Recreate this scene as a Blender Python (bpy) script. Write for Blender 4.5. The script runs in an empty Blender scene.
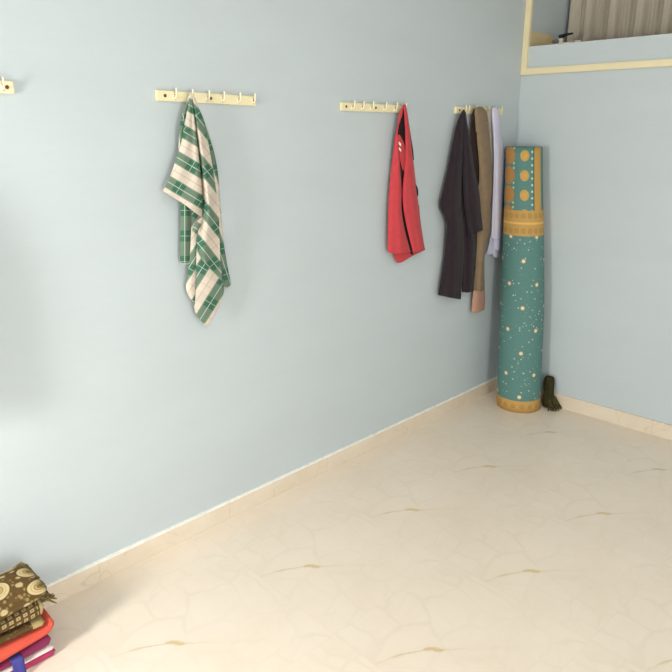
import bpy, bmesh, math, random
from mathutils import Vector, Matrix, noise
random.seed(4)
S = 1.0714                       # room scale: floor tiles come out 0.60 m
sc = bpy.context.scene
COL = sc.collection
FPX = 667.87
YAW, PIT, ROL = 0.77059, 0.292843, 0.004983
CAM = Vector((-3.46963, -1.98145, 1.5)) * S
FW = Vector((math.cos(PIT)*math.cos(YAW), math.cos(PIT)*math.sin(YAW), -math.sin(PIT)))
R0 = FW.cross(Vector((0, 0, 1))).normalized(); U0 = R0.cross(FW)
RT = math.cos(ROL)*R0 + math.sin(ROL)*U0
UP = -math.sin(ROL)*R0 + math.cos(ROL)*U0

def ray(px, py): return FW + (px-336)/FPX*RT - (py-336)/FPX*UP
def on(px, py, ax, v):
    d = ray(px, py); return CAM + d*((v-CAM[ax])/d[ax])
def W(px, py, d=0.0): return on(px, py, 1, -d)      # point at distance d in front of the left wall

# ------------------------------------------------------------------ helpers
def lin(c):
    return tuple(((v/255)/12.92 if v/255 <= .04045 else ((v/255+.055)/1.055)**2.4) for v in c) + (1,)

class N:                                             # tiny node-expression helper
    def __init__(s, t, sock): s.t, s.s = t, sock
    def _m(s, op, *a, clamp=False):
        n = s.t.nodes.new('ShaderNodeMath'); n.operation = op; n.use_clamp = clamp
        for i, v in enumerate((s,)+a):
            if isinstance(v, N): s.t.links.new(v.s, n.inputs[i])
            else: n.inputs[i].default_value = v
        return N(s.t, n.outputs[0])
    def __add__(s, o): return s._m('ADD', o)
    def __sub__(s, o): return s._m('SUBTRACT', o)
    def __mul__(s, o): return s._m('MULTIPLY', o)
    def __truediv__(s, o): return s._m('DIVIDE', o)
    def abs(s): return s._m('ABSOLUTE')
    def inv(s): return (s*-1)+1
    def lt(s, e, soft=0.0):                           # 1 where s < e
        if not soft: return s._m('LESS_THAN', e)
        return ((s-(e+soft))*(-1/(2*soft)))._m('MINIMUM', 1.0)._m('MAXIMUM', 0.0)
    def gt(s, e, soft=0.0): return s.lt(e, soft).inv()
    def wrap(s, p):                                  # signed offset from nearest multiple of p
        return s._m('WRAP', p/2, -p/2)
    def sq(s): return s*s
    def sqrt(s): return s._m('SQRT')
    def max(s, o): return s._m('MAXIMUM', o)
    def min(s, o): return s._m('MINIMUM', o)

class Mat:
    def __init__(s, name, rough=.6, spec=.3):
        s.m = bpy.data.materials.new(name); s.m.use_nodes = True; s.t = s.m.node_tree
        s.b = s.t.nodes['Principled BSDF']
        s.b.inputs['Roughness'].default_value = rough
        s.b.inputs['Specular IOR Level'].default_value = spec
        s._uv = s._ob = None
    def uv(s):
        n = s.t.nodes.new('ShaderNodeUVMap'); n.uv_map = 'UVMap'
        x = s.t.nodes.new('ShaderNodeSeparateXYZ'); s.t.links.new(n.outputs[0], x.inputs[0])
        return N(s.t, x.outputs[0]), N(s.t, x.outputs[1])
    def pos(s):
        n = s.t.nodes.new('ShaderNodeTexCoord')
        x = s.t.nodes.new('ShaderNodeSeparateXYZ'); s.t.links.new(n.outputs['Object'], x.inputs[0])
        return [N(s.t, x.outputs[i]) for i in range(3)]
    def vec(s, x, y, z=0.0):
        n = s.t.nodes.new('ShaderNodeCombineXYZ')
        for i, v in enumerate((x, y, z)):
            if isinstance(v, N): s.t.links.new(v.s, n.inputs[i])
            else: n.inputs[i].default_value = v
        return n.outputs[0]
    def noise(s, v, scale, detail=3, rough=.5, dist=0.0):
        n = s.t.nodes.new('ShaderNodeTexNoise'); s.t.links.new(v, n.inputs['Vector'])
        n.inputs['Scale'].default_value = scale; n.inputs['Detail'].default_value = detail
        n.inputs['Roughness'].default_value = rough; n.inputs['Distortion'].default_value = dist
        return N(s.t, n.outputs[0])
    def voro(s, v, scale, rnd=1.0, feature='F1'):
        n = s.t.nodes.new('ShaderNodeTexVoronoi'); n.feature = feature
        s.t.links.new(v, n.inputs['Vector'])
        n.inputs['Scale'].default_value = scale; n.inputs['Randomness'].default_value = rnd
        return N(s.t, n.outputs['Distance'])
    def mix(s, f, a, b):
        n = s.t.nodes.new('ShaderNodeMix'); n.data_type = 'RGBA'
        for k, v in ((0, f), (6, a), (7, b)):
            if isinstance(v, N): s.t.links.new(v.s, n.inputs[k])
            elif k == 0: n.inputs[0].default_value = v
            elif isinstance(v, tuple): n.inputs[k].default_value = lin(v)
            else: s.t.links.new(v, n.inputs[k])
        return n.outputs[2]
    def color(s, c):
        if isinstance(c, tuple): s.b.inputs['Base Color'].default_value = lin(c)
        else: s.t.links.new(c, s.b.inputs['Base Color'])
        return s
    def bump(s, h, strength=.2, dist=.002):
        n = s.t.nodes.new('ShaderNodeBump'); n.inputs['Strength'].default_value = strength
        n.inputs['Distance'].default_value = dist
        s.t.links.new(h.s, n.inputs['Height']); s.t.links.new(n.outputs[0], s.b.inputs['Normal'])
        return s

def plain(name, c, rough=.6, spec=.3, var=0.08, scale=40):
    m = Mat(name, rough, spec); x, y, z = m.pos()
    n = m.noise(m.vec(x, y, z), scale)
    d = tuple(max(0, int(v*(1-var))) for v in c); e = tuple(min(255, int(v*(1+var))) for v in c)
    m.color(m.mix(n, d, e)); return m.m

def cloth_mat(name, c, weave=900, var=.06, rough=.9):
    m = Mat(name, rough, .15); u, v = m.uv()
    n = m.noise(m.vec(u, v), 30); w = m.noise(m.vec(u*3, v), weave)
    d = tuple(int(x*(1-var)) for x in c); e = tuple(min(255, int(x*(1+var))) for x in c)
    m.color(m.mix(n, d, e)); m.bump(w, .15, .001)
    m.b.inputs['Sheen Weight'].default_value = .1
    return m.m

def uv_layer(bm):
    return bm.loops.layers.uv.get('UVMap') or bm.loops.layers.uv.new('UVMap')

def link(name, bm, mats, parent=None, smooth=True):
    me = bpy.data.meshes.new(name); bm.to_mesh(me); bm.free()
    for m in (mats if isinstance(mats, (list, tuple)) else [mats]): me.materials.append(m)
    if smooth:
        for p in me.polygons: p.use_smooth = True
    o = bpy.data.objects.new(name, me); COL.objects.link(o)
    if parent:
        o.parent = parent; o.matrix_parent_inverse = Matrix.Translation(-parent.location)
    return o
def empty(name, loc, label, cat, group=None):
    o = bpy.data.objects.new(name, None); o.location = loc; o.empty_display_size = .05
    COL.objects.link(o); return tag(o, label, cat, group)
def tag(o, label, cat, group=None, kind=None):
    o['label'] = label; o['category'] = cat
    if group: o['group'] = group
    if kind: o['kind'] = kind
    return o
def box(bm, a, b, mi=0, bev=0.0):
    r = bmesh.ops.create_cube(bm, size=1)
    c = [(a[i]+b[i])/2 for i in range(3)]; d = [abs(b[i]-a[i]) for i in range(3)]
    for v in r['verts']: v.co = Vector((c[0]+v.co.x*d[0], c[1]+v.co.y*d[1], c[2]+v.co.z*d[2]))
    fs = {f for v in r['verts'] for f in v.link_faces}
    for f in fs: f.material_index = mi
    if bev:
        es = {e for v in r['verts'] for e in v.link_edges}
        bmesh.ops.bevel(bm, geom=list(es), offset=bev, segments=2, affect='EDGES')
def structure(name, boxes, m, bev=0.0, label=None):
    bm = bmesh.new()
    for a, b in boxes: box(bm, a, b, 0, bev)
    o = link(name, bm, m, smooth=False); o['kind'] = 'structure'
    if label: o['label'] = label
    return o
def crom(P, t):                                      # Catmull-Rom through tuples, t in 0..1
    n = len(P)-1
    if n == 0: return P[0]
    x = min(max(t, 0), 1)*n; i = min(int(x), n-1); f = x-i
    p0, p1, p2, p3 = P[max(i-1, 0)], P[i], P[i+1], P[min(i+2, n)]
    return tuple(.5*(2*b+(c-a)*f+(2*a-5*b+4*c-d)*f*f+(3*b-a-3*c+d)*f**3) for a, b, c, d in zip(p0, p1, p2, p3))
def lerp_poly(P, t):
    n = len(P)-1; x = min(max(t, 0), 1)*n; i = min(int(x), n-1); f = x-i
    return tuple(a+(b-a)*f for a, b in zip(P[i], P[i+1]))
def resample(P, n, curve=True):
    L = [0]
    for a, b in zip(P, P[1:]): L.append(L[-1]+math.hypot(a[0]-b[0], a[1]-b[1])+1e-6)
    out = []
    for k in range(n):
        s = L[-1]*k/(n-1); i = 0
        while i < len(L)-2 and L[i+1] < s: i += 1
        f = (s-L[i])/(L[i+1]-L[i])
        out.append(crom(P, (i+f)/(len(P)-1)) if curve else lerp_poly(P, (i+f)/(len(P)-1)))
    return out
def tube(bm, pts, r, seg=8, mi=0, caps=True):
    pts = [Vector(p) for p in pts]; rings = []
    rr = r if isinstance(r, (list, tuple)) else [r]*len(pts)
    ref = Vector((0.31, 0.2, .93))
    for i, p in enumerate(pts):
        t = (pts[min(i+1, len(pts)-1)]-pts[max(i-1, 0)]).normalized()
        a = t.cross(ref)
        if a.length < .05: a = t.cross(Vector((1, 0, 0)))
        a.normalize(); b = t.cross(a)
        rings.append([bm.verts.new(p+rr[i]*(math.cos(q)*a+math.sin(q)*b)) for q in (2*math.pi*k/seg for k in range(seg))])
    for A, B in zip(rings, rings[1:]):
        for k in range(seg):
            f = bm.faces.new((A[k], A[(k+1) % seg], B[(k+1) % seg], B[k])); f.material_index = mi
    if caps:
        bm.faces.new(rings[0][::-1]).material_index = mi; bm.faces.new(rings[-1]).material_index = mi
def disc(bm, c, n, r, h, seg=12, mi=0):
    n = Vector(n).normalized(); c = Vector(c)
    tube(bm, [c, c+n*h*.6, c+n*h], [r, r, r*.7], seg, mi)

MPP = 0.00434                                        # metres per photo pixel around the towel rack (cloth unwrap scale)
def panel(bm, strands, nu=22, nv=34, theta=0.0, ref=(0, 0), fold=None, mi=0, curve_u=True, mpp=MPP):
    """cloth sheet lofted through strands, each a top-to-bottom list of (px, py, distance from wall)"""
    uvl = uv_layer(bm)
    R = [resample(s, nv) for s in strands]
    c, s_ = math.cos(math.radians(theta)), math.sin(math.radians(theta))
    g = []
    for j in range(nv):
        row = []
        for i in range(nu):
            q = [R[k][j] for k in range(len(R))]
            p = crom(q, i/(nu-1)) if curve_u else lerp_poly(q, i/(nu-1))
            d = p[2]
            if fold: d += fold(i/(nu-1), j/(nv-1))
            v = bm.verts.new(W(p[0], p[1], max(d, .012)))
            a, b = p[0]-ref[0], p[1]-ref[1]
            row.append((v, ((a*c+b*s_)*mpp, (b*c-a*s_)*mpp)))
        g.append(row)
    for j in range(nv-1):
        for i in range(nu-1):
            q = (g[j][i], g[j+1][i], g[j+1][i+1], g[j][i+1])
            f = bm.faces.new([x[0] for x in q]); f.material_index = mi
            for l, x in zip(f.loops, q): l[uvl].uv = x[1]
def solid(o, t=.0018):
    m = o.modifiers.new('thickness', 'SOLIDIFY'); m.thickness = t; m.offset = 0
    return o

# ------------------------------------------------------------------ setting
def wall_mat(name, c, seedoff=0.0):
    m = Mat(name, .62, .25); x, y, z = m.pos()
    a = m.noise(m.vec(x*.6+seedoff, y*.6, z*2.2), 2.5, 4)
    b = m.noise(m.vec(x*1.2+seedoff, y*1.2, z*9), 9, 4, .6)
    d = tuple(int(v*.965) for v in c); e = tuple(min(255, int(v*1.02)) for v in c)
    m.color(m.mix((a*.7+b*.3), d, e)); m.bump(b, .12, .004)
    return m.m
PAINT = (194.5, 203, 205)
M_wall = wall_mat('pale_blue_wall_paint', PAINT)
M_wall2 = wall_mat('pale_blue_wall_paint_end', PAINT, 3.3)
M_ceil = wall_mat('white_ceiling_paint', (238, 238, 234))
M_white = wall_mat('rear_wall_paint', (215, 224, 224))

def floor_material():
    m = Mat('cream_marble_floor_tiles', .28, .4)
    x, y, z = m.pos()
    T = .60
    ang = math.radians(-2.4); c, s = math.cos(ang), math.sin(ang)
    rx, ry = -2.034*S, -.474*S
    x0, y0 = x-rx, y-ry
    u0 = x0*c+y0*s; v0 = y0*c-x0*s
    u = (u0-.11).wrap(T)+.11; v = (v0+.03).wrap(T)-.03
    uv = m.vec(u, v)
    # soft grey clouds and hair veins, the same on every tile
    n1 = m.noise(uv, 3.2, 4, .55, .6); n2 = m.noise(m.vec(u+3.7, v-1.3), 3.2, 2, .5, .7)
    cloud = n1.gt(.5, .28)
    hair = (n2-.5).abs().lt(.012, .012); n3 = m.noise(m.vec(u-5.1, v+2.2), 2.6, 2, .5, .6)
    hair2 = (n3-.5).abs().lt(.010, .010)
    # the gold vein that crosses each tile
    wob = m.noise(m.vec(u, v), 14, 3, .6)-.5
    t = (u-v)*.7071; tn = t.min(0.0)
    w = ((u+v)*.7071+tn*tn*2.1-t.max(0.0)*.07+wob*.045).abs()
    net = m.voro(m.vec(u+n1*.22, v+n2*.22), 6.5, 1.0, 'DISTANCE_TO_EDGE').lt(.035, .04)*n3.gt(.46, .16)
    along = (t+.05).abs().lt(.12, .06)
    vein = w.lt(.0018, .0016)*along
    dash = ((w/.008).sq()+(t/.032).sq()).lt(1.0, .6)
    dash2 = ((w/.006).sq()+((t+.11)/.03).sq()).lt(1.0, .7)
    soft = w.lt(.004, .012)*t.abs().lt(.3, .1)
    col = m.mix(cloud, (238, 224, 207), (232, 216, 196))
    col = m.mix((net*.20).max(hair.max(hair2)*.05), col, (200, 186, 164))
    col = m.mix(soft*.22, col, (212, 196, 168))
    col = m.mix(vein*.5, col, (190, 164, 116))
    col = m.mix((dash*.55).max(dash2*.25), col, (206, 178, 112))
    joint = (u-.11).abs().gt(T/2-.0016, .0008).max((v+.03).abs().gt(T/2-.0016, .0008))
    col = m.mix(joint*.12, col, (196, 184, 164))
    m.color(col); return m.m
M_floor = floor_material()
def skirting_material(name, ax):
    m = Mat(name, .35, .4); p = m.pos(); a, z = p[ax], p[2]
    n = m.noise(m.vec(a, z*1.2), 5, 4, .55, .7); h = m.noise(m.vec(a+2, z), 4, 3, .5, .8)
    vein = (h-.5).abs().lt(.004, .006)*n.gt(.5, .1)
    col = m.mix(n.gt(.5, .2), (229, 216, 197), (220, 204, 181))
    col = m.mix(vein*.55, col, (186, 160, 112))
    joint = (a+.40).wrap(.6).abs().lt(.0012, .0008)
    col = m.mix(joint*.5, col, (190, 176, 150))
    m.color(col); return m.m
M_skl = skirting_material('cream_marble_skirting_left', 0)
M_skr = skirting_material('cream_marble_skirting_right', 1)
M_lip = plain('white_skirting_grout', (236, 236, 228), .6)
M_trim = plain('cream_painted_trim', (232, 219, 180), .5, .35, .03, 12)

XL, YB, ZC = -4.7, -4.3, 3.25
HB = .0788*S; Z1, Z2 = 1.8115*S, 1.844*S; ZP = 1.953*S; LX = 1.15; PT = .10
structure('floor', [((XL, YB, -.1), (.0, .0, 0))], M_floor)
structure('ceiling', [((XL-.1, YB-.1, ZC), (LX+.1, .1, ZC+.1))], M_ceil)
structure('wall_left', [((XL-.1, 0, -.1), (LX+.1, .1, ZC))], M_wall)
structure('wall_right', [((0, YB, -.1), (PT, 0, ZP))], M_wall2)
dx0, dx1, dz1 = -4.1, -3.1, 2.05                       # unseen opening added behind the camera for the rear fill light
structure('wall_front', [((XL-.1, YB-.1, -.1), (dx0, YB, ZC)), ((dx1, YB-.1, -.1), (LX+.1, YB, ZC)), ((dx0, YB-.1, dz1), (dx1, YB, ZC))], M_white)
structure('added_door_1', [((dx0, YB-.1, 0), (dx0+.05, YB+.01, dz1)), ((dx1-.05, YB-.1, 0), (dx1, YB+.01, dz1)), ((dx0, YB-.1, dz1-.05), (dx1, YB+.01, dz1))], M_trim)  # frame round the added opening
# far left end of the room: wall with a window opening
wy0, wy1, wz0, wz1 = -.88, -.46, .90, 1.75
structure('wall_back', [((XL-.1, YB, -.1), (XL, 0, wz0)), ((XL-.1, YB, wz1), (XL, 0, ZC)),
                        ((XL-.1, YB, wz0), (XL, wy0, wz1)), ((XL-.1, wy1, wz0), (XL, 0, wz1))], M_white)
structure('window_1', [((XL-.09, wy0, wz0), (XL-.03, wy0+.05, wz1)), ((XL-.09, wy1-.05, wz0), (XL-.03, wy1, wz1)),
                       ((XL-.09, wy0, wz0), (XL-.03, wy1, wz0+.05)), ((XL-.09, wy0, wz1-.05), (XL-.03, wy1, wz1)),
                       ((XL-.08, (wy0+wy1)/2-.01, wz0), (XL-.04, (wy0+wy1)/2+.01, wz1))], M_lip)
# loft recess behind the parapet
structure('trim_4', [((PT, YB, ZP-.12), (LX, 0, ZP-.03))], M_white, label='loft floor slab behind the parapet')
structure('wall_loft', [((LX, YB, ZP-.12), (LX+.1, 0, ZC))], M_white)
structure('baseboard_loft', [((.012, -.012, ZP-.03), (.315, 0, 2.037*S))], plain('yellowed_loft_skirting', (222, 202, 156), .5, .3, .05, 10))
SK = .011
structure('baseboard_left', [((XL, -SK, 0), (-SK, 0, HB-.008))], M_skl)
structure('trim_1', [((XL, -SK+.001, HB-.008), (-SK, 0, HB+.002))], M_lip, label='white grout line along the top of the left skirting')
structure('baseboard_right', [((-SK, YB, 0), (0, -.0, HB))], M_skr)
structure('trim_2', [((-.014, YB, Z1), (0, -.0005, Z2))], M_trim, .003, 'cream trunking strip running along the right wall')
structure('trim_3', [((-.016, -.036, Z1), (.012, -.0005, ZC))], M_trim, .003, 'cream upright trunking strip in the room corner')

# ------------------------------------------------------------------ loft: curtain and valve
def curtain():
    m = Mat('taupe_curtain_fabric', .9, .1); u, v = m.uv()
    n = m.noise(m.vec(u*60, v*1.2), 3, 4, .6); n2 = m.noise(m.vec(u, v), 500)
    m.color(m.mix(n.gt(.5, .3), (196, 185, 169), (174, 162, 145))); m.bump(n2, .15, .001)
    bm = bmesh.new(); uvl = uv_layer(bm)
    y0, y1, zb, zt, x = -.025, -1.75, ZP-.022, ZC-.12, .50
    nu, nv = 330, 8; g = []
    for j in range(nv):
        row = []
        for i in range(nu):
            s = i/(nu-1); L = s*(y0-y1)
            ph = L/.147*2*math.pi+.4*math.sin(L*9)
            z = zb+(zt-zb)*j/(nv-1)
            d = .024*math.tanh(2.2*math.sin(ph))+.008*math.sin(2*ph+1.1)+.004*math.sin(5*ph)
            if s < .07: d = -.03*(1-s/.07)+d*s/.07
            row.append((bm.verts.new((x+d+.006*math.sin(z*3+L*7), y0-L, z)), (L, z)))
        g.append(row)
    for j in range(nv-1):
        for i in range(nu-1):
            q = (g[j][i], g[j][i+1], g[j+1][i+1], g[j+1][i]); f = bm.faces.new([a[0] for a in q])
            for l, a in zip(f.loops, q): l[uvl].uv = a[1]
    root = empty('curtain', (x, (y0+y1)/2, zb), 'taupe pleated curtain hanging behind the high parapet of the right wall', 'curtain')
    solid(link('drape', bm, m.m, root), .003)
    bm = bmesh.new(); tube(bm, [(x, y0+.015, zt+.012), (x, y1-.05, zt+.012)], .012, 10)
    link('curtain_rod', bm, plain('steel_rod', (170, 168, 160), .35, .5), root)
curtain()
def valve():
    p = on(561, 40, 0, .17)
    root = empty('pipe_valve', (p.x, p.y, ZP-.03), 'small pipe valve with a black lever standing behind the parapet edge near the corner', 'valve')
    mw = plain('white_pipe_plastic', (232, 220, 205), .4); mb = plain('black_lever_plastic', (28, 28, 34), .4); mg = plain('grey_union_metal', (120, 122, 116), .4, .5)
    bm = bmesh.new(); z = p.z-.004
    tube(bm, [(p.x, p.y, ZP-.03), (p.x, p.y, z+.008)], .012, 14)
    tube(bm, [(p.x, p.y, z+.004), (p.x, p.y, z+.012)], .015, 6)
    tube(bm, [(p.x, p.y-.12, ZP+.016), (p.x, p.y-.02, ZP+.018), (p.x, p.y+.03, ZP+.016)], [.010, .011, .011], 12)
    tube(bm, [(p.x, p.y-.118, ZP+.016), (p.x, p.y-.085, ZP+.018)], .016, 12)
    link('valve_body', bm, mw, root)
    bm = bmesh.new()
    tube(bm, [(p.x, p.y+.0, z-.004), (p.x, p.y+.028, z+.002), (p.x, p.y+.05, z-.003)], [.011, .010, .009], 10)
    link('union_nut', bm, mg, root)
    bm = bmesh.new()
    tube(bm, [(p.x, p.y, z+.010), (p.x, p.y, z+.017), (p.x, p.y, z+.030)], [.010, .017, .015], 12)
    a = Vector((p.x, p.y+.012, z+.022)); b = on(573, 33.2, 0, .17)
    tube(bm, [a, a.lerp(b, .5)+Vector((0, 0, .001)), b], [.011, .008, .0055], 10)
    link('lever', bm, mb, root)
valve()

# ------------------------------------------------------------------ peg rails
M_rail = Mat('cream_painted_rail', .5, .35)
x, y, z = M_rail.pos(); M_rail.color(M_rail.mix(M_rail.noise(M_rail.vec(x, y, z*6), 14), (233, 219, 172), (241, 231, 194)))
M_rail = M_rail.m
M_hook = plain('cream_hook_plastic', (240, 230, 196), .35, .4, .02)
M_screw = plain('rusty_screw_head', (92, 62, 38), .6, .4, .25, 300)
RT_ = .014                                           # rail thickness
def rail(px0, px1, py0, py1, hooks, screws, label, x0=None):
    a, b = W(px0, py0, RT_), W(px1, py1, RT_)
    if x0 is not None: a = Vector((x0, a.y, b.z+(a.z-b.z)*0))
    root = empty('peg_rail', ((a.x+b.x)/2, 0, (a.z+b.z)/2), label, 'coat rail', 'cream peg rails on the long wall')
    h = .0172
    bm = bmesh.new(); box(bm, (a.x, -RT_, -h), (b.x, -.0003, h), 0, .0025)
    for v in bm.verts: v.co.z += a.z+(b.z-a.z)*(v.co.x-a.x)/(b.x-a.x)
    link('rail_board', bm, M_rail, root, False)
    zat = lambda x: a.z+(b.z-a.z)*(x-a.x)/(b.x-a.x)
    for hx in hooks:
        x = hx if x0 is not None else W(hx, py0+(py1-py0)*(hx-px0)/(px1-px0), RT_).x
        z = zat(x); bm = bmesh.new()
        box(bm, (x-.005, -RT_-.002, z-.012), (x+.005, -RT_+.0005, z+.008), 0, .0008)
        P = [(x, -RT_-.001, z-.006), (x, -RT_-.007, z-.007), (x, -RT_-.013, z-.003), (x, -RT_-.016, z+.010), (x, -RT_-.017, z+.026)]
        P = [crom(P, k/10) for k in range(11)]
        tube(bm, P, [.0026]*8+[.0028, .0032, .0035], 8)
        link('hook', bm, M_hook, root)
    for sx in screws:
        x = sx if x0 is not None else W(sx, py0+(py1-py0)*(sx-px0)/(px1-px0), RT_).x
        bm = bmesh.new(); disc(bm, (x, -RT_+.0005, zat(x)), (0, -1, 0), .0055, .0035, 12)
        link('screw', bm, M_screw, root)
    return root
rail(157.0, 256.5, 95.2, 101.0, [174, 190.5, 207, 222, 238, 252.6], [165, 210.8, 254.4], 'cream peg rail holding the green plaid towel')
rail(341.8, 407, 106.4, 109.2, [352, 361.5, 371, 384, 394.5, 403.6], [346.2, 375.8], 'cream peg rail holding the red shirt')
rail(456, 503, 110.0, 111.6, [463.6, 466.8, 474, 480.5, 486.5, 493.5, 499.6], [459.5], 'cream peg rail crowded with dark, brown and pale garments near the corner')
rail(-60, 14.2, 84, 87.4, [-3.27, -3.2, -3.13, -3.06, -2.99, -2.925], [-2.911], 'cream peg rail cut off by the left edge of the photo', x0=-3.33)

# ------------------------------------------------------------------ plaid towel
def towel_material():
    m = Mat('green_plaid_towel', .95, .1); u, v = m.uv()
    P = .111
    a = v.wrap(P); b = u.wrap(P)
    g = a.abs().lt(.0275, .001); h = b.abs().lt(.024, .001)
    wl = a.abs().lt(.0014, .0006); wl2 = b.abs().lt(.0012, .0006)
    br = (a.abs()-.0555).abs().lt(.0012, .0006); br2 = (b.abs()-.0555).abs().lt(.001, .0006)
    edge = (a.abs()-.0245).abs().lt(.001, .0006)
    f = g*(h*.14+.80)+(g.inv()*h)*.10
    col = m.mix(f, (220, 206, 190), (8, 96, 72))
    col = m.mix((wl*.65).max(wl2*g*.5), col, (226, 232, 218))
    col = m.mix((br*.55).max(br2*g.inv()*.4), col, (128, 100, 84))
    col = m.mix(edge*.3, col, (180, 200, 180))
    w = m.noise(m.vec(u, v), 700, 2)
    col = m.mix(w.gt(.5, .2)*.12, col, (120, 120, 100))
    m.color(col); m.bump(w, .3, .001); return m.m
def towel():
    m = towel_material(); bm = bmesh.new()
    k = W(190.5, 95, .038)
    # back-right strip hanging longest on the right
    panel(bm, [[(192, 96, .037), (203, 130, .03), (211, 165, .026), (214, 200, .024), (217, 235, .024), (221, 262, .024), (224.5, 287, .026)],
               [(192.6, 95, .0375), (206, 130, .034), (214.5, 165, .034), (218.5, 200, .03), (221.5, 235, .032), (225, 262, .03), (228, 286.6, .032)],
               [(193, 95, .037), (207.5, 130, .028), (216.5, 165, .024), (219.8, 200, .02), (222.5, 235, .02), (226.5, 262, .02), (231, 284.5, .022)]],
          12, 40, 72, (227, 274), mi=0)
    # left tail with fringe end
    panel(bm, [[(186, 150, .03), (181.5, 190, .03), (180.4, 215, .028), (180.2, 240, .027), (180, 262.5, .028)],
               [(188, 150, .034), (185, 190, .036), (184.2, 215, .035), (184, 240, .035), (184, 263.2, .035)],
               [(190, 150, .036), (188, 190, .038), (187.5, 215, .036), (187.3, 240, .034), (187.2, 262.8, .036)],
               [(193, 150, .03), (192, 190, .028), (191.4, 215, .026), (190.8, 240, .024), (190.4, 262, .026)]],
          14, 30, 90, (184.6, 236))
    # lower middle piece behind the long drape
    panel(bm, [[(192, 203, .030), (190.4, 245, .030), (188.6, 264, .030), (187, 279, .032), (186, 288, .033), (188.6, 296, .034), (194.6, 303.5, .036)],
               [(196, 205, .032), (194.4, 245, .038), (193.4, 264, .040), (191.6, 279, .042), (191, 288, .042), (192.6, 297, .042), (195.6, 304, .040)],
               [(203, 207, .032), (202, 245, .034), (200, 264, .034), (199, 279, .034), (198.5, 288, .034), (198, 297, .034), (197.5, 303, .036)]],
          12, 30, -58, (188.6, 268))
    # thin folded edge on the left of the gather
    panel(bm, [[(190, 93.5, .040), (184.3, 108, .042), (181.2, 120, .042), (179.2, 132, .042), (179, 141, .042), (178.6, 149, .042)],
               [(190.2, 93.2, .041), (186, 108, .046), (183, 120, .047), (181.2, 132, .047), (180.6, 141, .046), (179.6, 149, .044)],
               [(190.5, 93.5, .040), (187.6, 108, .038), (186.6, 120, .036), (186.4, 132, .036), (185.5, 143, .036), (184, 153, .038)]],
          10, 24, 83, (183.6, 120))
    # main left flap
    F = lambda s, t: .006*math.sin(s*7+t*3)*min(1, t*1.6)*math.sin(math.pi*min(max(s, 0), 1))
    panel(bm, [[(190.2, 93, .042), (187.2, 110, .045), (184, 128, .046), (180.4, 146, .047), (176, 159, .047), (170.6, 175, .046), (162.8, 191, .044)],
               [(190.6, 92.4, .044), (189.4, 112, .050), (188.2, 131, .056), (186.4, 150, .060), (183, 167, .062), (178.4, 184, .060), (172.6, 197, .056)],
               [(191, 92.6, .044), (191.4, 112, .051), (192.2, 132, .057), (192.4, 152, .061), (191.4, 171, .063), (188.8, 190, .062), (184.6, 204.5, .058)],
               [(191.4, 92.8, .044), (193.2, 112, .050), (195.2, 133, .055), (197.4, 155, .058), (198.8, 177, .060), (199, 198, .060), (195.4, 213, .058)],
               [(191.8, 93, .040), (194.2, 112, .030), (196.8, 134, .026), (199.8, 158, .024), (202.2, 182, .026), (203, 203, .034), (201.6, 217.5, .050)]],
          30, 48, 31, (178.8, 188.3), F)
    # long right flap, hem curls back at the left
    F2 = lambda s, t: .005*math.sin(s*8-t*2)*min(1, t*2)
    panel(bm, [[(191.8, 93, .040), (194.0, 112, .032), (196.5, 134, .028), (199.4, 160, .028), (201.8, 186, .030), (202.8, 207, .044), (201.4, 219, .055), (198.6, 230.5, .054), (196.8, 243, .052), (197.6, 252, .050)],
               [(192, 92.4, .045), (195.4, 112, .050), (199.0, 134, .058), (202.8, 160, .064), (205.8, 186, .068), (208, 207, .072), (206.4, 224, .072), (203.6, 239, .070), (202, 251, .066), (204, 261.5, .062)],
               [(192.2, 92.6, .045), (198.4, 112, .052), (203.8, 134, .058), (208.8, 160, .062), (212.4, 186, .066), (213.8, 209, .068), (213, 230, .068), (211.4, 247, .066), (210.4, 260, .063), (212, 270.5, .060)],
               [(192.6, 93.2, .043), (200.6, 113, .046), (206.6, 136, .048), (211.6, 162, .050), (215.8, 188, .052), (218.6, 212, .053), (219.4, 236, .054), (220, 254, .054), (220.8, 268, .054), (222.4, 281.5, .052)]],
          28, 56, 52, (202.6, 207.4), F2)
    # lowest drape under that hem
    panel(bm, [[(197, 243, .044), (196.2, 262, .044), (196, 280, .044), (195.3, 300, .044), (194.6, 309, .044), (197.2, 316.5, .042)],
               [(203, 250, .052), (202.6, 268, .052), (202, 285, .052), (200.8, 303, .050), (200, 313, .048), (202.2, 322, .044)],
               [(211, 256, .054), (211.2, 274, .055), (211, 290, .054), (208.8, 306, .052), (207.6, 316, .048), (206.8, 326, .044)],
               [(220, 262, .046), (222.8, 281, .046), (223.6, 292, .046), (219.6, 304, .046), (215.8, 312, .046), (211.8, 319.5, .044)]],
          24, 34, -58, (210.3, 303))
    # hem corner rolled forward
    panel(bm, [[(201.6, 217, .056), (197, 221.5, .062), (193.4, 226, .062), (192.6, 230.5, .060)],
               [(202, 219, .060), (199, 223.5, .070), (196, 228.5, .070), (194.4, 232.5, .066)],
               [(201.6, 222, .056), (200, 226.5, .060), (197.6, 231, .060), (195.6, 234, .058)]],
          10, 12, 31, (199, 200.4))
    root = empty('hanging_towel', k, 'green and cream plaid towel hanging gathered on one hook', 'towel')
    o = solid(link('towel_cloth', bm, m, root), .002)
    bm = bmesh.new()                                 # knotted thread ends on the two free tails
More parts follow.
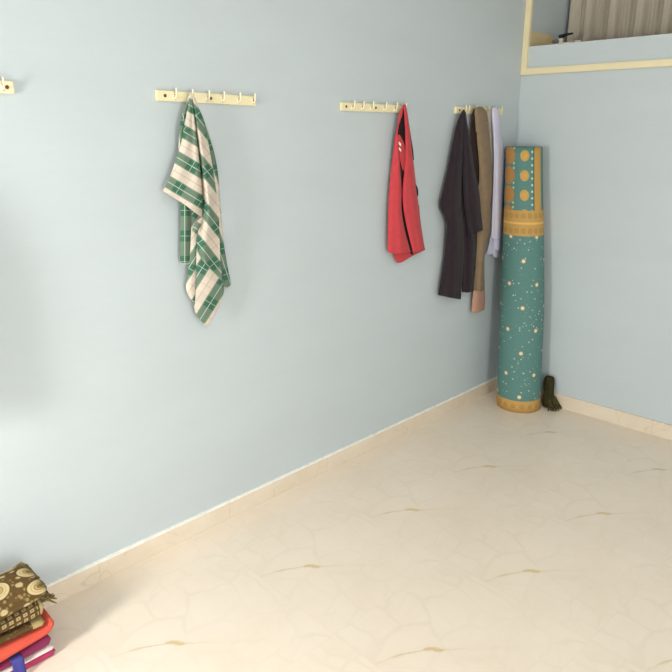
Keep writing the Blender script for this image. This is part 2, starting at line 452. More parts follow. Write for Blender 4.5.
    for (xa, ya, xb, yb, d) in ((180.2, 262.6, 190.2, 262.2, .031), (224.6, 286.8, 231, 284.4, .026), (203.5, 323, 209, 324.6, .045)):
        for q in range(7):
            s = (q+.5)/7; px, py = xa+(xb-xa)*s, ya+(yb-ya)*s
            p = W(px, py-.6, d); e = W(px+random.uniform(-.5, .5), py+random.uniform(1.4, 2.6), d+.002)
            tube(bm, [p, p.lerp(e, .5)+Vector((.0005, 0, 0)), e], .0011, 5)
    f = link('fringe', bm, plain('towel_fringe_thread', (205, 212, 196), .9), root)
    f['kind'] = 'stuff'
towel()

# ------------------------------------------------------------------ red shirt
def red_shirt():
    red = cloth_mat('red_jersey_fabric', (196, 68, 74)); blk = cloth_mat('black_jersey_inset', (38, 26, 28)); wht = cloth_mat('white_jersey_stripe', (240, 232, 228))
    root = empty('hanging_shirt', W(403.5, 106, .036), 'red sports shirt with black insets hanging on the second rail', 'shirt')
    bm = bmesh.new()
    fl = lambda s, t: .004*math.sin(s*9+1)*t
    # rear layer hanging lower at the left
    panel(bm, [[(396, 205, .026), (394.5, 232, .026), (393.4, 252, .026), (397.2, 263, .028)],
               [(403, 205, .028), (402, 232, .028), (401.5, 250, .030), (402.4, 262, .032)],
               [(412, 205, .028), (412, 232, .028), (412, 248, .030), (410.6, 257, .032)],
               [(419, 205, .026), (421.4, 232, .028), (424, 244, .028), (424.2, 250.2, .030)]], 18, 20, 0, (400, 230))
    # left half
    panel(bm, [[(403, 104.9, .040), (399.4, 113, .040), (397.2, 125, .036), (394.8, 138, .030), (393.2, 152, .028), (391.4, 167, .026), (389.8, 184, .026), (388.5, 204, .026), (387.9, 228, .027), (387.8, 252, .028)],
               [(403.2, 104.6, .042), (400.6, 113, .046), (397.8, 126, .046), (396.2, 140, .044), (395.6, 155, .046), (395, 170, .048), (394.4, 187, .050), (393.6, 206, .050), (393.6, 230, .050), (394.5, 253.8, .050)],
               [(403.4, 104.6, .042), (401.4, 114, .046), (398, 127, .048), (397.4, 141, .048), (397.8, 156, .052), (398.2, 171, .054), (398.6, 188, .056), (398, 208, .056), (399.4, 230, .056), (401.5, 253.6, .056)],
               [(403.6, 104.9, .040), (402, 115, .042), (398.2, 128, .042), (398, 142, .042), (399.2, 157, .044), (400.4, 173, .046), (401.4, 190, .046), (401.4, 209, .046), (404.6, 230, .046), (410.6, 252, .046)]],
          26, 54, 0, (390, 200), fl)
    # right half
    panel(bm, [[(403.4, 104.8, .040), (404.2, 115, .042), (405, 130, .042), (405.2, 146, .042), (405, 160, .042), (404, 174, .044), (402.6, 190, .046), (403.2, 206, .046), (406.6, 226, .046), (413, 252.6, .046)],
               [(404.2, 104.3, .043), (405.6, 115, .050), (406.8, 130, .054), (407.4, 146, .056), (407.6, 160, .058), (407.4, 175, .060), (407, 191, .062), (408, 207, .062), (411.4, 226, .062), (417, 251.8, .060)],
               [(405, 104.4, .043), (406.8, 115, .048), (408.6, 130, .050), (410, 146, .052), (411.2, 160, .054), (411.8, 175, .056), (412.6, 191, .058), (414.4, 207, .058), (417.4, 227, .058), (421.4, 251, .056)],
               [(405.8, 105.2, .039), (407.6, 115, .038), (409.8, 130, .034), (411.4, 145, .032), (413.2, 160, .030), (414.8, 175, .030), (416.8, 191, .030), (418.8, 208, .030), (421.6, 230, .032), (425, 250, .034)]],
          28, 54, 0, (400, 200), fl)
    # tucked sleeve inside the opening
    panel(bm, [[(397.6, 135.5, .044), (398, 143, .043), (398.8, 152, .042), (400.4, 162, .041), (402.8, 170.5, .042)],
               [(399.4, 134.6, .048), (400.6, 143, .049), (401.6, 152, .049), (402.6, 162, .047), (403.6, 170.5, .044)],
               [(401.2, 138, .044), (403.8, 143, .043), (405, 152, .042), (405.2, 162, .041), (404.6, 170.5, .042)]], 12, 16, 0, (400, 150))
    solid(link('shirt_body', bm, red, root))
    bm = bmesh.new()
    panel(bm, [[(401.6, 108, .034), (398.4, 125, .034), (397, 142, .034), (398.4, 160, .035), (399.8, 176, .036), (400.4, 195, .037), (400.8, 212, .037), (404.2, 232, .037), (411, 254.5, .038)],
               [(404.8, 108, .034), (406, 125, .034), (406.4, 142, .034), (406, 160, .035), (405, 176, .036), (403.8, 195, .037), (404.4, 212, .037), (408, 232, .037), (413.6, 255, .038)]], 6, 40, 0, (400, 200))
    solid(link('black_inset', bm, blk, root))
    for pts in ([(408.9, 125), (410.8, 138), (412.7, 150), (413.6, 160)], [(416, 185), (417.6, 189), (418, 193), (417.8, 196)]):
        bm = bmesh.new()
        panel(bm, [[(p[0]-1.3, p[1], .034) for p in pts], [(p[0]-.1, p[1], .037) for p in pts], [(p[0]+.25, p[1], .028) for p in pts]], 5, 14, 0, (400, 200))
        solid(link('black_piping', bm, blk, root))
    for (x0, y0) in ((398.5, 141.5), (398.7, 147.2)):
        bm = bmesh.new()
        panel(bm, [[(x0, y0, .0478), (x0+.3, y0+2.8, .0478)], [(x0+1.4, y0+1, .051), (x0+1.6, y0+3.8, .051)], [(x0+2.4, y0+2.2, .0522), (x0+2.4, y0+4.8, .0522)]], 6, 5, 0, (400, 150))
        solid(link('white_stripe', bm, wht, root))
red_shirt()

# ------------------------------------------------------------------ dark trousers, brown jacket, pale shirt
def dark_garment():
    m = cloth_mat('dark_aubergine_cloth', (46, 36, 42), 700, .1)
    root = empty('hanging_trousers', W(463.5, 111, .036), 'very dark brown trousers hanging leftmost on the corner rail', 'trousers')
    bm = bmesh.new()
    fl = lambda s, t: .005*math.sin(s*11)*min(1, t*2)
    # back leg (right)
    panel(bm, [[(462, 112, .030), (461, 150, .028), (460, 185, .028), (460.5, 225, .028), (461.4, 260, .028), (462, 292.2, .028)],
               [(463.6, 110.4, .034), (465.5, 150, .036), (467, 185, .040), (468, 225, .042), (467.6, 260, .042), (467.4, 292.6, .042)],
               [(465.6, 112, .036), (469.6, 140, .038), (473, 172, .040), (475, 205, .044), (474.6, 245, .046), (473, 291.4, .044)]], 18, 44, 0, (460, 200), fl)
    link_r = solid(link('right_leg', bm, m, root))
    bm = bmesh.new()
    panel(bm, [[(462.6, 110.6, .034), (459.2, 117, .034), (455.8, 128, .032), (451.8, 147, .030), (448.6, 164, .028), (443.8, 186, .026), (439.8, 205, .026), (444.2, 217, .026), (446.4, 226, .026), (445.4, 244, .026), (442.8, 267, .026), (438, 295, .026)],
               [(463, 110, .037), (460.8, 117, .042), (458.4, 128, .046), (455.6, 147, .050), (453, 164, .054), (449.4, 186, .056), (447, 205, .056), (449.2, 217, .054), (450.2, 226, .052), (449.8, 244, .050), (448, 267, .048), (445, 296.6, .046)],
               [(463.4, 109.8, .037), (462, 117, .043), (461, 128, .048), (459.6, 147, .052), (457.6, 164, .054), (455.4, 186, .056), (454.2, 205, .058), (455, 217, .060), (455.6, 226, .060), (455.6, 244, .058), (454.6, 267, .054), (452.4, 298.2, .050)],
               [(463.8, 110, .036), (463.4, 117, .040), (463.2, 128, .044), (463, 147, .048), (462, 164, .050), (461, 186, .050), (460.8, 205, .050), (462, 217, .050), (463, 226, .048), (463.4, 244, .046), (462.8, 267, .044), (460.8, 299.6, .042)]],
          26, 60, 0, (450, 200), fl)
    solid(link('left_leg', bm, m, root))
    bm = bmesh.new()                                  # waist half folded to the right
    panel(bm, [[(463.4, 110, .036), (463.4, 124, .042), (463.4, 150, .046), (463, 175, .048), (464, 200, .048), (466, 220, .046), (470, 240, .044)],
               [(463.9, 109.8, .038), (465.6, 124, .048), (467.2, 150, .056), (468.6, 175, .062), (470.6, 200, .066), (473, 218, .068), (475, 234, .066)],
               [(464.5, 110.2, .035), (467.4, 124, .038), (471.4, 146, .042), (474.2, 170, .052), (479.2, 192, .062), (481, 212, .066), (482.8, 230, .066)]], 20, 40, 0, (460, 200), fl)
    solid(link('waist', bm, m, root))
dark_garment()

def brown_garment():
    m = cloth_mat('brown_cloth', (134, 114, 90), 800, .08); dk = cloth_mat('dark_brown_side', (50, 38, 34)); pk = cloth_mat('pinkish_tan_lower_end', (178, 136, 116))
    root = empty('hanging_jacket', W(480, 109, .036), 'brown long garment hanging between dark trousers and pale shirt', 'jacket')
    fl = lambda s, t: .004*math.sin(s*9+2)*min(1, t*2)
    bm = bmesh.new()
    panel(bm, [[(473.6, 109, .038), (471.6, 116, .030), (470.8, 134, .024), (472, 160, .022), (473, 190, .021), (474.5, 212, .020)],
               [(475, 108.4, .040), (474.6, 116, .036), (475.4, 134, .032), (477, 160, .030), (478, 190, .026), (479, 212, .024)],
               [(477, 108.4, .039), (477.4, 116, .034), (479, 134, .030), (481, 160, .028), (482, 190, .024), (483, 212, .022)]], 10, 30, 0, (475, 160))
    solid(link('dark_side_panel', bm, dk, root))  # darker panel along the left side of the garment
    bm = bmesh.new()
    # collar and shoulder
    panel(bm, [[(474.6, 108.6, .038), (474.8, 116, .042), (475.4, 124, .044), (476, 132, .044)],
               [(477.8, 106.9, .044), (478.6, 115, .054), (479.6, 124, .056), (480, 134, .052)],
               [(482.6, 107.2, .044), (483.6, 115, .052), (484.4, 124, .052), (484.6, 134, .050)],
               [(485.4, 110.6, .036), (486.6, 116, .036), (487.6, 122, .034), (488.6, 132, .034)]], 16, 16, 0, (480, 120))
    # front panel
    panel(bm, [[(477, 127, .044), (477, 140, .042), (478.6, 158, .040), (479.2, 178, .038), (477.8, 192, .035), (477.2, 208, .033), (477.2, 232, .030), (476, 262, .027), (473.4, 291, .025)],
               [(479.6, 121, .054), (480.8, 140, .056), (481.8, 158, .056), (482.2, 178, .056), (481.8, 192, .048), (481, 208, .046), (480.4, 232, .044), (478.8, 262, .042), (477.2, 291.4, .040)],
               [(484, 121, .052), (485.4, 140, .054), (486.6, 158, .056), (487.2, 178, .056), (487.4, 192, .056), (487, 208, .054), (485.4, 232, .048), (482.6, 262, .042), (481, 291.4, .040)],
               [(487.4, 120, .040), (489.4, 136, .042), (491.4, 158, .042), (492.2, 180, .042), (491.6, 194, .042), (490.4, 208, .042), (489.4, 234, .040), (484.6, 256, .034), (484.6, 291, .030)]],
          24, 56, 0, (480, 200), fl)
    solid(link('jacket_body', bm, m, root))
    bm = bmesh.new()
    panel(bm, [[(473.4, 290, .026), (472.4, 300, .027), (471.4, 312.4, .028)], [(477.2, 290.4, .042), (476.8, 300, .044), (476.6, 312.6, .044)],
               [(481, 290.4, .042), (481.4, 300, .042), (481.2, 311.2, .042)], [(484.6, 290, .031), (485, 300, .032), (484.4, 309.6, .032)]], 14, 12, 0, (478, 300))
    solid(link('lower_end', bm, pk, root))  # lighter, pinker lower end of the garment
brown_garment()

def pale_shirt():
    m = cloth_mat('pale_lavender_cotton', (205, 203, 222), 900, .03); g = cloth_mat('sleeve_painted_shade', (172, 164, 154), 900, .05)  # sleeve is the same pale cloth, its shade painted as grey-beige
    root = empty('hanging_shirt', W(494.5, 109, .036), 'pale lavender white shirt hanging nearest the corner, in front of the rolled mat', 'shirt')
    fl = lambda s, t: .004*math.sin(s*10+1)*min(1, t*2)
    bm = bmesh.new()
    panel(bm, [[(486.8, 112, .036), (488.4, 124, .024), (490, 140, .022), (491, 165, .020), (491, 200, .020), (489, 235, .020)],
               [(488.4, 109.6, .037), (490.6, 124, .029), (492.2, 140, .027), (493, 165, .026), (492.6, 200, .024), (491, 235, .024)],
               [(491.4, 108.6, .037), (492.8, 124, .028), (494, 140, .024), (494.4, 165, .022), (494, 200, .022), (493, 235, .022)]], 10, 30, 0, (490, 160))
    solid(link('folded_sleeve', bm, g, root))
    bm = bmesh.new()
    # rear tails
    panel(bm, [[(491, 225, .020), (489.8, 240, .020), (486.4, 254.4, .020)], [(493.4, 225, .026), (492.8, 240, .026), (490.4, 254.6, .026)],
               [(496, 225, .030), (495.6, 240, .030), (494.4, 254, .032)]], 12, 12, 0, (490, 240))
    panel(bm, [[(493.6, 228, .032), (493.4, 242, .032), (493.2, 256.4, .034)], [(497, 228, .036), (496.8, 242, .036), (496.6, 257.6, .037)],
               [(501.6, 228, .021), (501, 242, .021), (499.8, 257, .021)]], 12, 12, 0, (490, 240))
    panel(bm, [[(495.6, 228, .038), (495.4, 240, .038), (495.2, 249, .039)], [(499, 228, .043), (499, 240, .044), (498.8, 250.6, .044)],
               [(502.8, 228, .025), (502.8, 240, .026), (502.4, 250.2, .026)]], 12, 12, 0, (490, 240))
    # main body
    panel(bm, [[(492.4, 108.2, .037), (491.9, 118, .036), (492.8, 135, .036), (493.6, 155, .036), (493.3, 180, .036), (492.3, 205, .034), (491.2, 237, .034)],
               [(494.6, 107, .042), (494.4, 118, .050), (495, 135, .054), (495.4, 155, .050), (495.2, 180, .050), (494.6, 205, .050), (494.2, 238.6, .050)],
               [(497, 107.6, .042), (498, 118, .050), (498.6, 135, .048), (499.2, 155, .046), (498.8, 180, .046), (498.4, 205, .048), (498.2, 239.4, .048)],
               [(498.6, 110.4, .038), (499.8, 119, .044), (501.6, 134, .028), (504.6, 156, .022), (504.6, 182, .022), (503, 203, .026), (503, 237.6, .028)]],
          22, 48, 0, (490, 180), fl)
    solid(link('shirt_body', bm, m, root))
pale_shirt()

# a garment on the rail beyond the left edge of the photo (only its shadow reaches the picture)
def offframe_garment():
    m = cloth_mat('dark_green_cloth', (58, 74, 66))
    root = empty('hanging_garment', (-3.235, -.036, 1.735), 'dark garment hanging just beyond the left edge of the photo', 'garment')
    bm = bmesh.new(); uvl = uv_layer(bm); g = []
    for j in range(30):
        t = j/29; row = []
        for i in range(20):
            s = i/19*2-1; wd = .02+.115*min(1, t*1.7)
            row.append(bm.verts.new((-3.265+.02*t+s*wd, -.042-.09*min(1, t*2)*(1-s*s)-.008*math.sin(s*9), 1.735-.90*t+.03*s*s*t)))
        g.append(row)
    for j in range(29):
        for i in range(19): bm.faces.new((g[j][i], g[j+1][i], g[j+1][i+1], g[j][i+1]))
    solid(link('garment_cloth', bm, m, root))
offframe_garment()

# ------------------------------------------------------------------ rolled mat in the corner
def mat_material():
    m = Mat('teal_gold_mat', .75, .2); u, v = m.uv()
    teal1, teal2 = (84, 124, 118), (98, 138, 132)
    gold, gold2 = (200, 160, 94), (182, 140, 78)
    n = m.noise(m.vec(u, v), 90, 3)
    base = m.mix(n, teal1, teal2); gcol = m.mix(n, gold2, gold)
    white = (214, 216, 190)
    # field: staggered lattice of ringed dots + scattered specks
    a1, b1 = (u-.004).wrap(.172), (v-.10).wrap(.272)
    a2, b2 = (u-.004-.086).wrap(.172), (v-.10-.136).wrap(.272)
    d1 = (a1.sq()+b1.sq()).sqrt().min((a2.sq()+b2.sq()).sqrt())
    sp = m.voro(m.vec(u, v), 44, .85)
    n2 = m.noise(m.vec(u+4, v), 35, 1)
    field = m.mix(sp.lt(.19, .06)*.72, base, white)
    field = m.mix(d1.lt(.0165, .003)*.8, field, (146, 124, 78)); field = m.mix(d1.lt(.0105, .002), field, white)
    # upper section
    vt = v-1.50
    c = vt.wrap(.108)
    r = ((u-.006).sq()+c.sq()).sqrt()
    top = m.mix(r.lt(.030, .002), base, m.mix(n, gold2, (216, 176, 92)))
    top = m.mix((r-.0215).abs().lt(.001, .001)*.4, top, (140, 112, 60))
    rl = ((u+.118)*.9).sq()+c.sq(); top = m.mix(rl.sqrt().lt(.050, .002), top, m.mix(n, (186, 138, 82), (172, 122, 70)))
    for uu, ph in ((-.070, .040), (-.070, .066), (.058, .020), (.058, .056), (.058, .092)):
        dd = ((u-uu).sq()+(vt-ph).wrap(.108).sq()).sqrt()
        top = m.mix(dd.lt(.0065, .002), top, (196, 200, 140) if uu < 0 else (190, 214, 190))
    strip = (u-.106).abs().lt(.032, .002)
    top = m.mix((u-.0715).abs().lt(.004, .001), top, (60, 84, 60))
    top = m.mix(strip, top, gcol)
    # gold band
    bd = m.mix((v-1.128).abs().lt(.006, .002)*.7, gcol, (228, 190, 110))
    for vv in (1.170, 1.086):
        dd = (u.wrap(.042).sq()+(v-vv).sq()).sqrt()
        bd = m.mix((dd-.011).abs().lt(.003, .0015)*.55, bd, (120, 110, 60))
        bd = m.mix(dd.lt(.004, .001)*.5, bd, (110, 108, 66))
    band = (v-1.128).abs().lt(.071, .001)
    # foot band
    ft = m.mix((((u-.02).wrap(.05).sq()+(v-.038).sq()).sqrt()-.009).abs().lt(.004, .002)*.5, gcol, (142, 108, 62))
    col = m.mix(v.gt(1.19), field, top); col = m.mix(band, col, bd); col = m.mix(v.lt(.074), col, ft)
    m.color(col); w = m.noise(m.vec(u, v), 500, 2); m.bump(w, .2, .001)
    return m.m
def rolled_mat():
    m = mat_material(); back = plain('mat_backing', (150, 120, 80), .8)
    cb = Vector((-.152, -.252, 0)); ct = Vector((-.1245, -.129, 0)); H = 1.443*S
    rb, rt = .136, .107
    fa = math.atan2(CAM.y-cb.y, CAM.x-cb.x)          # direction the seam-free side faces
    bm = bmesh.new(); uvl = uv_layer(bm)
    turns, seg, nv = 4, 72, 40; n = turns*seg
    g = []
    for j in range(nv+1):
        t = j/nv; z = H*t
        c = cb.lerp(ct, t)+Vector((-.004*math.sin(t*math.pi), -.012*math.sin(t*math.pi)**1.5, 0))
        r = rb+(rt-rb)*t+.008*math.sin(math.pi*t)*(1 if t < .5 else (1-t)/.5)
        row = []
        for i in range(n+1):
            q = i/seg                                # turns from the outer edge
            ang = fa-math.pi*.93+2*math.pi*q
            rr = r-.0105*q
            if q < .08: rr += .003*(1-q/.08)
            row.append((bm.verts.new((c.x+rr*math.cos(ang), c.y+rr*math.sin(ang), z)), ((ang-fa)*.128 if q < 1 else 5+q, z)))
        g.append(row)
    for j in range(nv):
        for i in range(n):
            q = (g[j][i], g[j][i+1], g[j+1][i+1], g[j+1][i]); f = bm.faces.new([a[0] for a in q])
            for l, a in zip(f.loops, q): l[uvl].uv = a[1]
    root = empty('rolled_mat', (cb.x, cb.y, 0), 'rolled teal and gold patterned floor mat standing in the room corner', 'mat')
    o = link('mat_roll', bm, m, root); solid(o, .005).modifiers[0].offset = -1
rolled_mat()

# dark fringed cloth behind the roll
def fringed_cloth():
    m = plain('dark_olive_pile', (52, 48, 30), .95, .1, .45, 70); fm = plain('olive_fringe', (78, 70, 44), .95, .1, .3, 90)
    A = on(541, 410, 2, 0); B = on(552, 403, 2, 0)
    root = empty('fringed_cloth', (B.x-.03, B.y+.03, 0), 'dark olive fringed cloth bunched on the floor behind the rolled mat', 'cloth')
    bm = bmesh.new(); rings = []
    cx, cy = -.052, -.402; nb = 26
    prof = [(0.0, .036), (.012, .040), (.05, .036), (.10, .030), (.14, .032), (.175, .031), (.194, .026), (.200, .010)]
    for z, r in prof:
        ring = []
        for k in range(nb):
            a = 2*math.pi*k/nb; w = 1+.16*math.sin(3*a+z*20)+.10*math.sin(7*a-z*35)
            ring.append(bm.verts.new((min(-.013, cx+.004+r*.88*w*math.cos(a)), cy+.02*(z/.2)+r*w*math.sin(a), z)))
        rings.append(ring)
    for P, Q in zip(rings, rings[1:]):
        for k in range(nb): bm.faces.new((P[k], P[(k+1) % nb], Q[(k+1) % nb], Q[k]))
    bm.faces.new(rings[0][::-1]); bm.faces.new(rings[-1])
    s = link('cloth_bundle', bm, m, root).modifiers.new('smooth', 'SUBSURF'); s.levels = s.render_levels = 1
    bm = bmesh.new()
    for k in range(34):
        a = math.radians(random.uniform(195, 345)); r0, r1 = .028, random.uniform(.050, .080)
        z0 = random.uniform(.03, .075)
        P = [(cx+r0*math.cos(a), cy+r0*math.sin(a), z0), (cx+(r0+r1)/2*math.cos(a+.1), cy+(r0+r1)/2*math.sin(a+.1), z0*.5), (min(cx+r1*math.cos(a), -.016), cy+r1*math.sin(a), .004)]
        tube(bm, [crom(P, i/5) for i in range(6)], [.004, .004, .0035, .003, .003, .002], 6)
    f = link('fringe', bm, fm, root); f['kind'] = 'stuff'
fringed_cloth()

# ------------------------------------------------------------------ stack of folded rugs by the left wall
def rug_brown(name, mode):
    m = Mat(name, .95, .15); u, v = m.uv()
    n = m.noise(m.vec(u, v), 60, 3); col = m.mix(n, (74, 54, 32), (112, 88, 50))
    cream = (206, 186, 138)
    fleck = m.voro(m.vec(u, v), 62, .9)
    if mode == 'paisley':
        col = m.mix(fleck.lt(.30, .1)*.55, col, (184, 158, 104))
        big = m.voro(m.vec(u*.8, v), 30, .9); col = m.mix(big.lt(.26, .05)*.8, col, cream)
        for (cu, cv, ru, rv) in ((-3.092, -.155, .040, .040), (-3.01, -.150, .026, .044), (-3.088, -.235, .046, .028), (-3.2, -.19, .04, .04), (-3.0, -.06, .03, .04), (-3.13, -.06, .04, .03), (-3.28, -.12, .03, .045)):
            d = (((u-cu)/(ru*.86)).sq()+((v-cv)/(rv*.86)).sq()).sqrt()
            col = m.mix(d.lt(1.12, .03), col, (84, 58, 36)); col = m.mix(d.lt(1.0, .05), col, cream)
            col = m.mix((d-.72).abs().lt(.05, .04)*.5, col, (160, 130, 84))
            col = m.mix(d.lt(.52, .05), col, (132, 106, 58)); col = m.mix((d-.36).abs().lt(.08, .05)*.6, col, (206, 184, 132))
    if mode == 'squares':
        a, b = u.wrap(.021), v.wrap(.021)
        q = a.abs().max(b.abs())
        col = m.mix(q.lt(.0062, .0012)*.75, col, cream); col = m.mix(q.lt(.0026, .001)*.8, col, (120, 92, 50))
        col = m.mix(fleck.lt(.2, .08)*.4, col, (176, 150, 96))
        col = m.mix(u.gt(-3.1055), col, (196, 176, 128))
        col = m.mix((u+3.109).abs().lt(.002, .001), col, (90, 66, 40))
    if mode == 'banded':
        col = m.mix(fleck.lt(.25, .1)*.5, col, (160, 140, 100))
        col = m.mix(u.gt(-3.135)*.85, col, (196, 174, 118))
    w = m.noise(m.vec(u, v), 420, 2); col = m.mix(w.gt(.5, .2)*.25, col, (50, 36, 22))
    m.color(col); m.bump(w, .5, .003); return m.m
def slab(bm, x0, x1, y0, y1, zb, zt, ex=4.0, nx=46, ns=48, amp=.003, seed=0, endr=.03, mi=0, grooves=0, yr=.05):
    """plump folded textile: superellipse section in y-z carried along x; zb/zt give bottom/top height at (x, y)"""
    uvl = uv_layer(bm); rings = []
    for i in range(nx+1):
        s = i/nx; x = x0+(x1-x0)*s
        e = min(x-x0, x1-x)/endr; k = math.sqrt(max(0, 1-(1-min(e, 1))**2)) if e < 1 else 1
        k = max(k, .03); ring = []; L = 0; last = None
        for q in range(ns):
            a = 2*math.pi*q/ns; ca, sa = math.cos(a), math.sin(a)
            sy = math.copysign(abs(ca)**(2/ex), ca); sz = math.copysign(abs(sa)**(2/ex), sa)
            yc, yh = (y0+y1)/2, (y1-y0)/2
            y = yc+sy*yh*(1-yr*(1-k))
            b, t = zb(x, y), zt(x, y)
            z = (b+t)/2+sz*(t-b)/2*k
            if grooves and sy < -.8: y += .006*abs(math.sin(sz*grooves*math.pi/2))
            w = noise.noise(Vector((x*9+seed, y*9, z*9)))*amp
            p = Vector((x+w*.3, y+w, z))
            ring.append((bm.verts.new(p), (x, y-(z-t)*1.0 if sy > 0 else y+(z-t)*1.0)))
        rings.append(ring)
    for A, B in zip(rings, rings[1:]):
        for q in range(ns):
            qd = (A[q], B[q], B[(q+1) % ns], A[(q+1) % ns]); f = bm.faces.new([a[0] for a in qd]); f.material_index = mi
            for l, a in zip(f.loops, qd): l[uvl].uv = a[1]
    bm.faces.new([a[0] for a in rings[0]]).material_index = mi; bm.faces.new([a[0] for a in rings[-1]][::-1]).material_index = mi
def fringe_part(parent, x, ys, z, m, ln=.05, n=26, seed=1):
    rnd = random.Random(seed); bm = bmesh.new()
    for k in range(n):
        y = ys[0]+(ys[1]-ys[0])*(k+.5)/n; l = ln*rnd.uniform(.6, 1.1)
        P = [(x-.012, y, z), (x+l*.4, y+rnd.uniform(-.008, .008), z+rnd.uniform(-.004, .006)), (x+l*.8, y+rnd.uniform(-.015, .012), z-l*rnd.uniform(.2, .5)), (x+l, y+rnd.uniform(-.02, .015), z-l*rnd.uniform(.4, .6))]
        tube(bm, [crom(P, i/6) for i in range(7)], [.0035]*4+[.003, .0025, .0015], 6)
    f = link('fringe', bm, m, parent); f['kind'] = 'stuff'
def stack():
    F = -.257                                        # front of the pile
    XR = -3.080; X0 = -3.56
    fm = plain('rug_fringe', (118, 104, 66), .95, .1, .3, 120)
    tilt = lambda x, a, b: a+(b-a)*min((x-XR)/(-.135), 1.15)   # height a at right end, b at frame edge (x = XR-.135)
    g = 'folded prayer rugs piled by the left wall'
    k = S
    def thing(name, label, cat): return empty(name, ((X0+XR)/2, -.14, 0), label, cat, g)
    # pink mat on the floor
    r = thing('folded_mat', 'pink folded mat with a white edge lying lowest in the pile on the floor', 'mat')
    bm = bmesh.new(); slab(bm, X0, XR+.004, F+.002, -.02, lambda x, y: 0.0, lambda x, y: .028, 6, seed=2, amp=.0015, endr=.012)
    link('mat_fold', bm, cloth_mat('pink_mat_fabric', (180, 62, 100)), r)
    bm = bmesh.new(); slab(bm, X0, XR+.002, F-.002, -.02, lambda x, y: .0285, lambda x, y: .0375, 6, seed=3, amp=.001, endr=.006)
    link('white_edge', bm, cloth_mat('white_mat_edge', (232, 214, 208)), r)
    # magenta mat
    r = thing('folded_mat', 'magenta folded mat lying under the orange cloth in the pile', 'mat')
    bm = bmesh.new(); slab(bm, X0, XR-.003, F+.006, -.02, lambda x, y: .0385, lambda x, y: tilt(x, .086, .062), 5, seed=4, amp=.002, endr=.015)
    link('mat_fold', bm, cloth_mat('magenta_mat_fabric', (140, 52, 90)), r)
    # orange cloth: wedge with a rolled right end
    r = thing('folded_cloth', 'orange red folded cloth sandwiched between brown rugs and magenta mat', 'cloth')
    bm = bmesh.new(); om = cloth_mat('orange_red_cloth', (206, 84, 66))
    bump = lambda x: .028*math.exp(-((x-XR-.006)/.015)**2)
    zb = lambda x, y: tilt(x, .0875, .0635)
    zt = lambda x, y: tilt(x, .120, .129)+bump(x)
    slab(bm, X0, XR+.014, F-.008, -.02, zb, zt, 2.4, nx=90, seed=5, amp=.002, endr=.022, yr=.22)
    link('cloth_fold', bm, om, r)
    # three brown rugs
    zc = lambda x: tilt(x, .1235, .1325)+bump(x)
    r = thing('prayer_rug', 'thin brown folded rug with a tan end band lying directly on the orange cloth', 'rug')
    bm = bmesh.new(); slab(bm, X0, XR-.016, F+.001, -.02, lambda x, y: zc(x), lambda x, y: zc(x)+.022, 4.5, seed=6, amp=.002, endr=.008)
    link('rug_fold', bm, rug_brown('brown_rug_banded', 'banded'), r)
    zd = lambda x: zc(x)+.0245
    ze = lambda x: tilt(x, .226, .208)
    r = thing('prayer_rug', 'brown folded rug bordered with small cream squares, second from top of the pile', 'rug')
    bm = bmesh.new(); slab(bm, X0, XR-.010, F+.004, -.018, lambda x, y: zd(x), lambda x, y: ze(x), 3.4, seed=7, amp=.004, endr=.014)
    link('rug_fold', bm, rug_brown('brown_rug_squares', 'squares'), r)
    fringe_part(r, XR-.010, (F+.02, -.05), .197, fm, .050, 30, 3)
    zf = lambda x: ze(x)+.003
    def ztop(x, y):
        s = (y-F)/(-.02-F); s = min(max(s, 0), 1)
        return zf(x)+.012+.046*max(0, math.sin(math.pi*min(1, s*1.08+.06)))**.9*(1-.30*max(0, (x-XR+.07)/.07)**1.5)+.01*max(0, (XR-.06-x)/.1 if x > XR-.16 else 1)
    r = thing('prayer_rug', 'brown folded prayer rug with cream paisley ovals on top of the pile', 'rug')
    bm = bmesh.new(); slab(bm, X0, XR+.004, F-.004, -.042, lambda x, y: zf(x), ztop, 3.0, nx=60, ns=64, seed=8, amp=.006, endr=.035)
    link('rug_fold', bm, rug_brown('brown_rug_paisley', 'paisley'), r)
    fringe_part(r, XR-.006, (F+.03, -.06), .243, fm, .022, 40, 5)
    # blue strap hanging down the front
    bm = bmesh.new(); uvl = uv_layer(bm)
    path = [(F+.03, .0645), (F-.004, .0655), (F-.012, .058), (F-.014, .042), (F-.017, .022), (F-.024, .008), (F-.045, .0035), (F-.075, .003)]
    path = [crom(path, i/27) for i in range(28)]; rows = []
    xa, xb = -3.213, -3.179
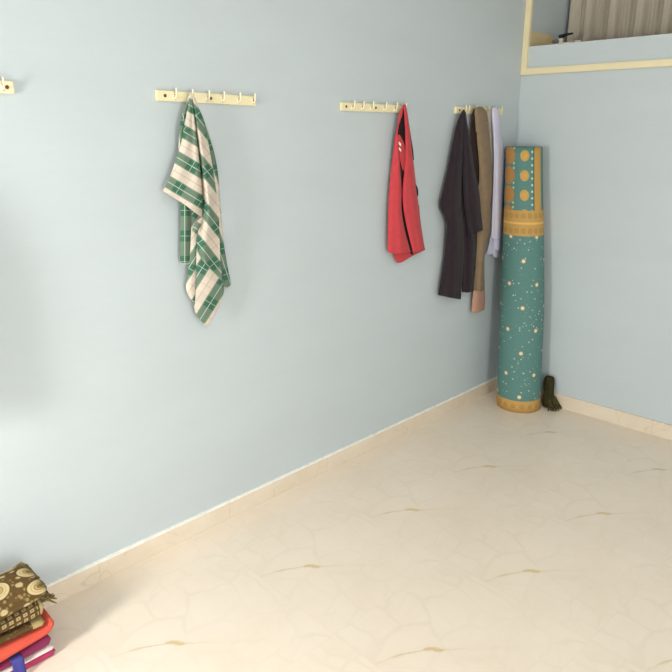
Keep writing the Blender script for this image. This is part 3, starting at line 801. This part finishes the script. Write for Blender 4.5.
    for (y, z) in path:
        rows.append([bm.verts.new((xa+(xb-xa)*q/6, y+.002*math.sin(q), z)) for q in range(7)])
    for A, B in zip(rows, rows[1:]):
        for q in range(6): bm.faces.new((A[q], A[q+1], B[q+1], B[q]))
    o = solid(link('strap', bm, cloth_mat('blue_violet_webbing', (70, 70, 140))), .0025)
    tag(o, 'blue violet cloth strap hanging down the front of the rug pile', 'strap')
stack()

# ------------------------------------------------------------------ light and camera
def area(name, loc, target, sx, sy, power, col=(1, 1, 1)):
    l = bpy.data.lights.new(name, 'AREA'); l.shape = 'RECTANGLE'; l.size, l.size_y = sx, sy
    l.energy = power; l.color = col
    o = bpy.data.objects.new(name, l); COL.objects.link(o); o.location = loc
    o.rotation_euler = (Vector(target)-Vector(loc)).to_track_quat('-Z', 'Y').to_euler()
    return o
area('window_daylight', (XL-.02, (wy0+wy1)/2, (wz0+wz1)/2), (-1.6, -1.25, .0), .33, .75, 53, (1.0, .985, .96))
area('ceiling_fill', (-3.4, -2.7, ZC-.06), (-3.4, -2.7, 0), 1.2, .25, 20, (1.0, .985, .96))  # fill light added overhead, no fixture modelled
area('rear_fill', ((dx0+dx1)/2, YB-.02, 1.02), ((dx0+dx1)/2+.3, 0, .9), .9, 1.9, 66, (1.0, .99, 1.0))  # unseen rear light added to balance brightness across the walls
w = bpy.data.worlds.new('world'); w.use_nodes = True; sc.world = w
w.node_tree.nodes['Background'].inputs[0].default_value = (.75, .85, 1, 1)
w.node_tree.nodes['Background'].inputs[1].default_value = .6

cd = bpy.data.cameras.new('camera'); cam = bpy.data.objects.new('camera', cd); COL.objects.link(cam)
cd.sensor_width = 36; cd.sensor_fit = 'HORIZONTAL'; cd.lens = FPX/672*36; cd.clip_start = .02
M = Matrix((RT, UP, -FW)).transposed().to_4x4(); M.translation = CAM; cam.matrix_world = M
sc.camera = cam
sc.view_settings.view_transform = 'Standard'; sc.view_settings.look = 'None'
sc.view_settings.gamma = 1; sc.view_settings.use_curve_mapping = False
sc.view_settings.exposure = 0.0
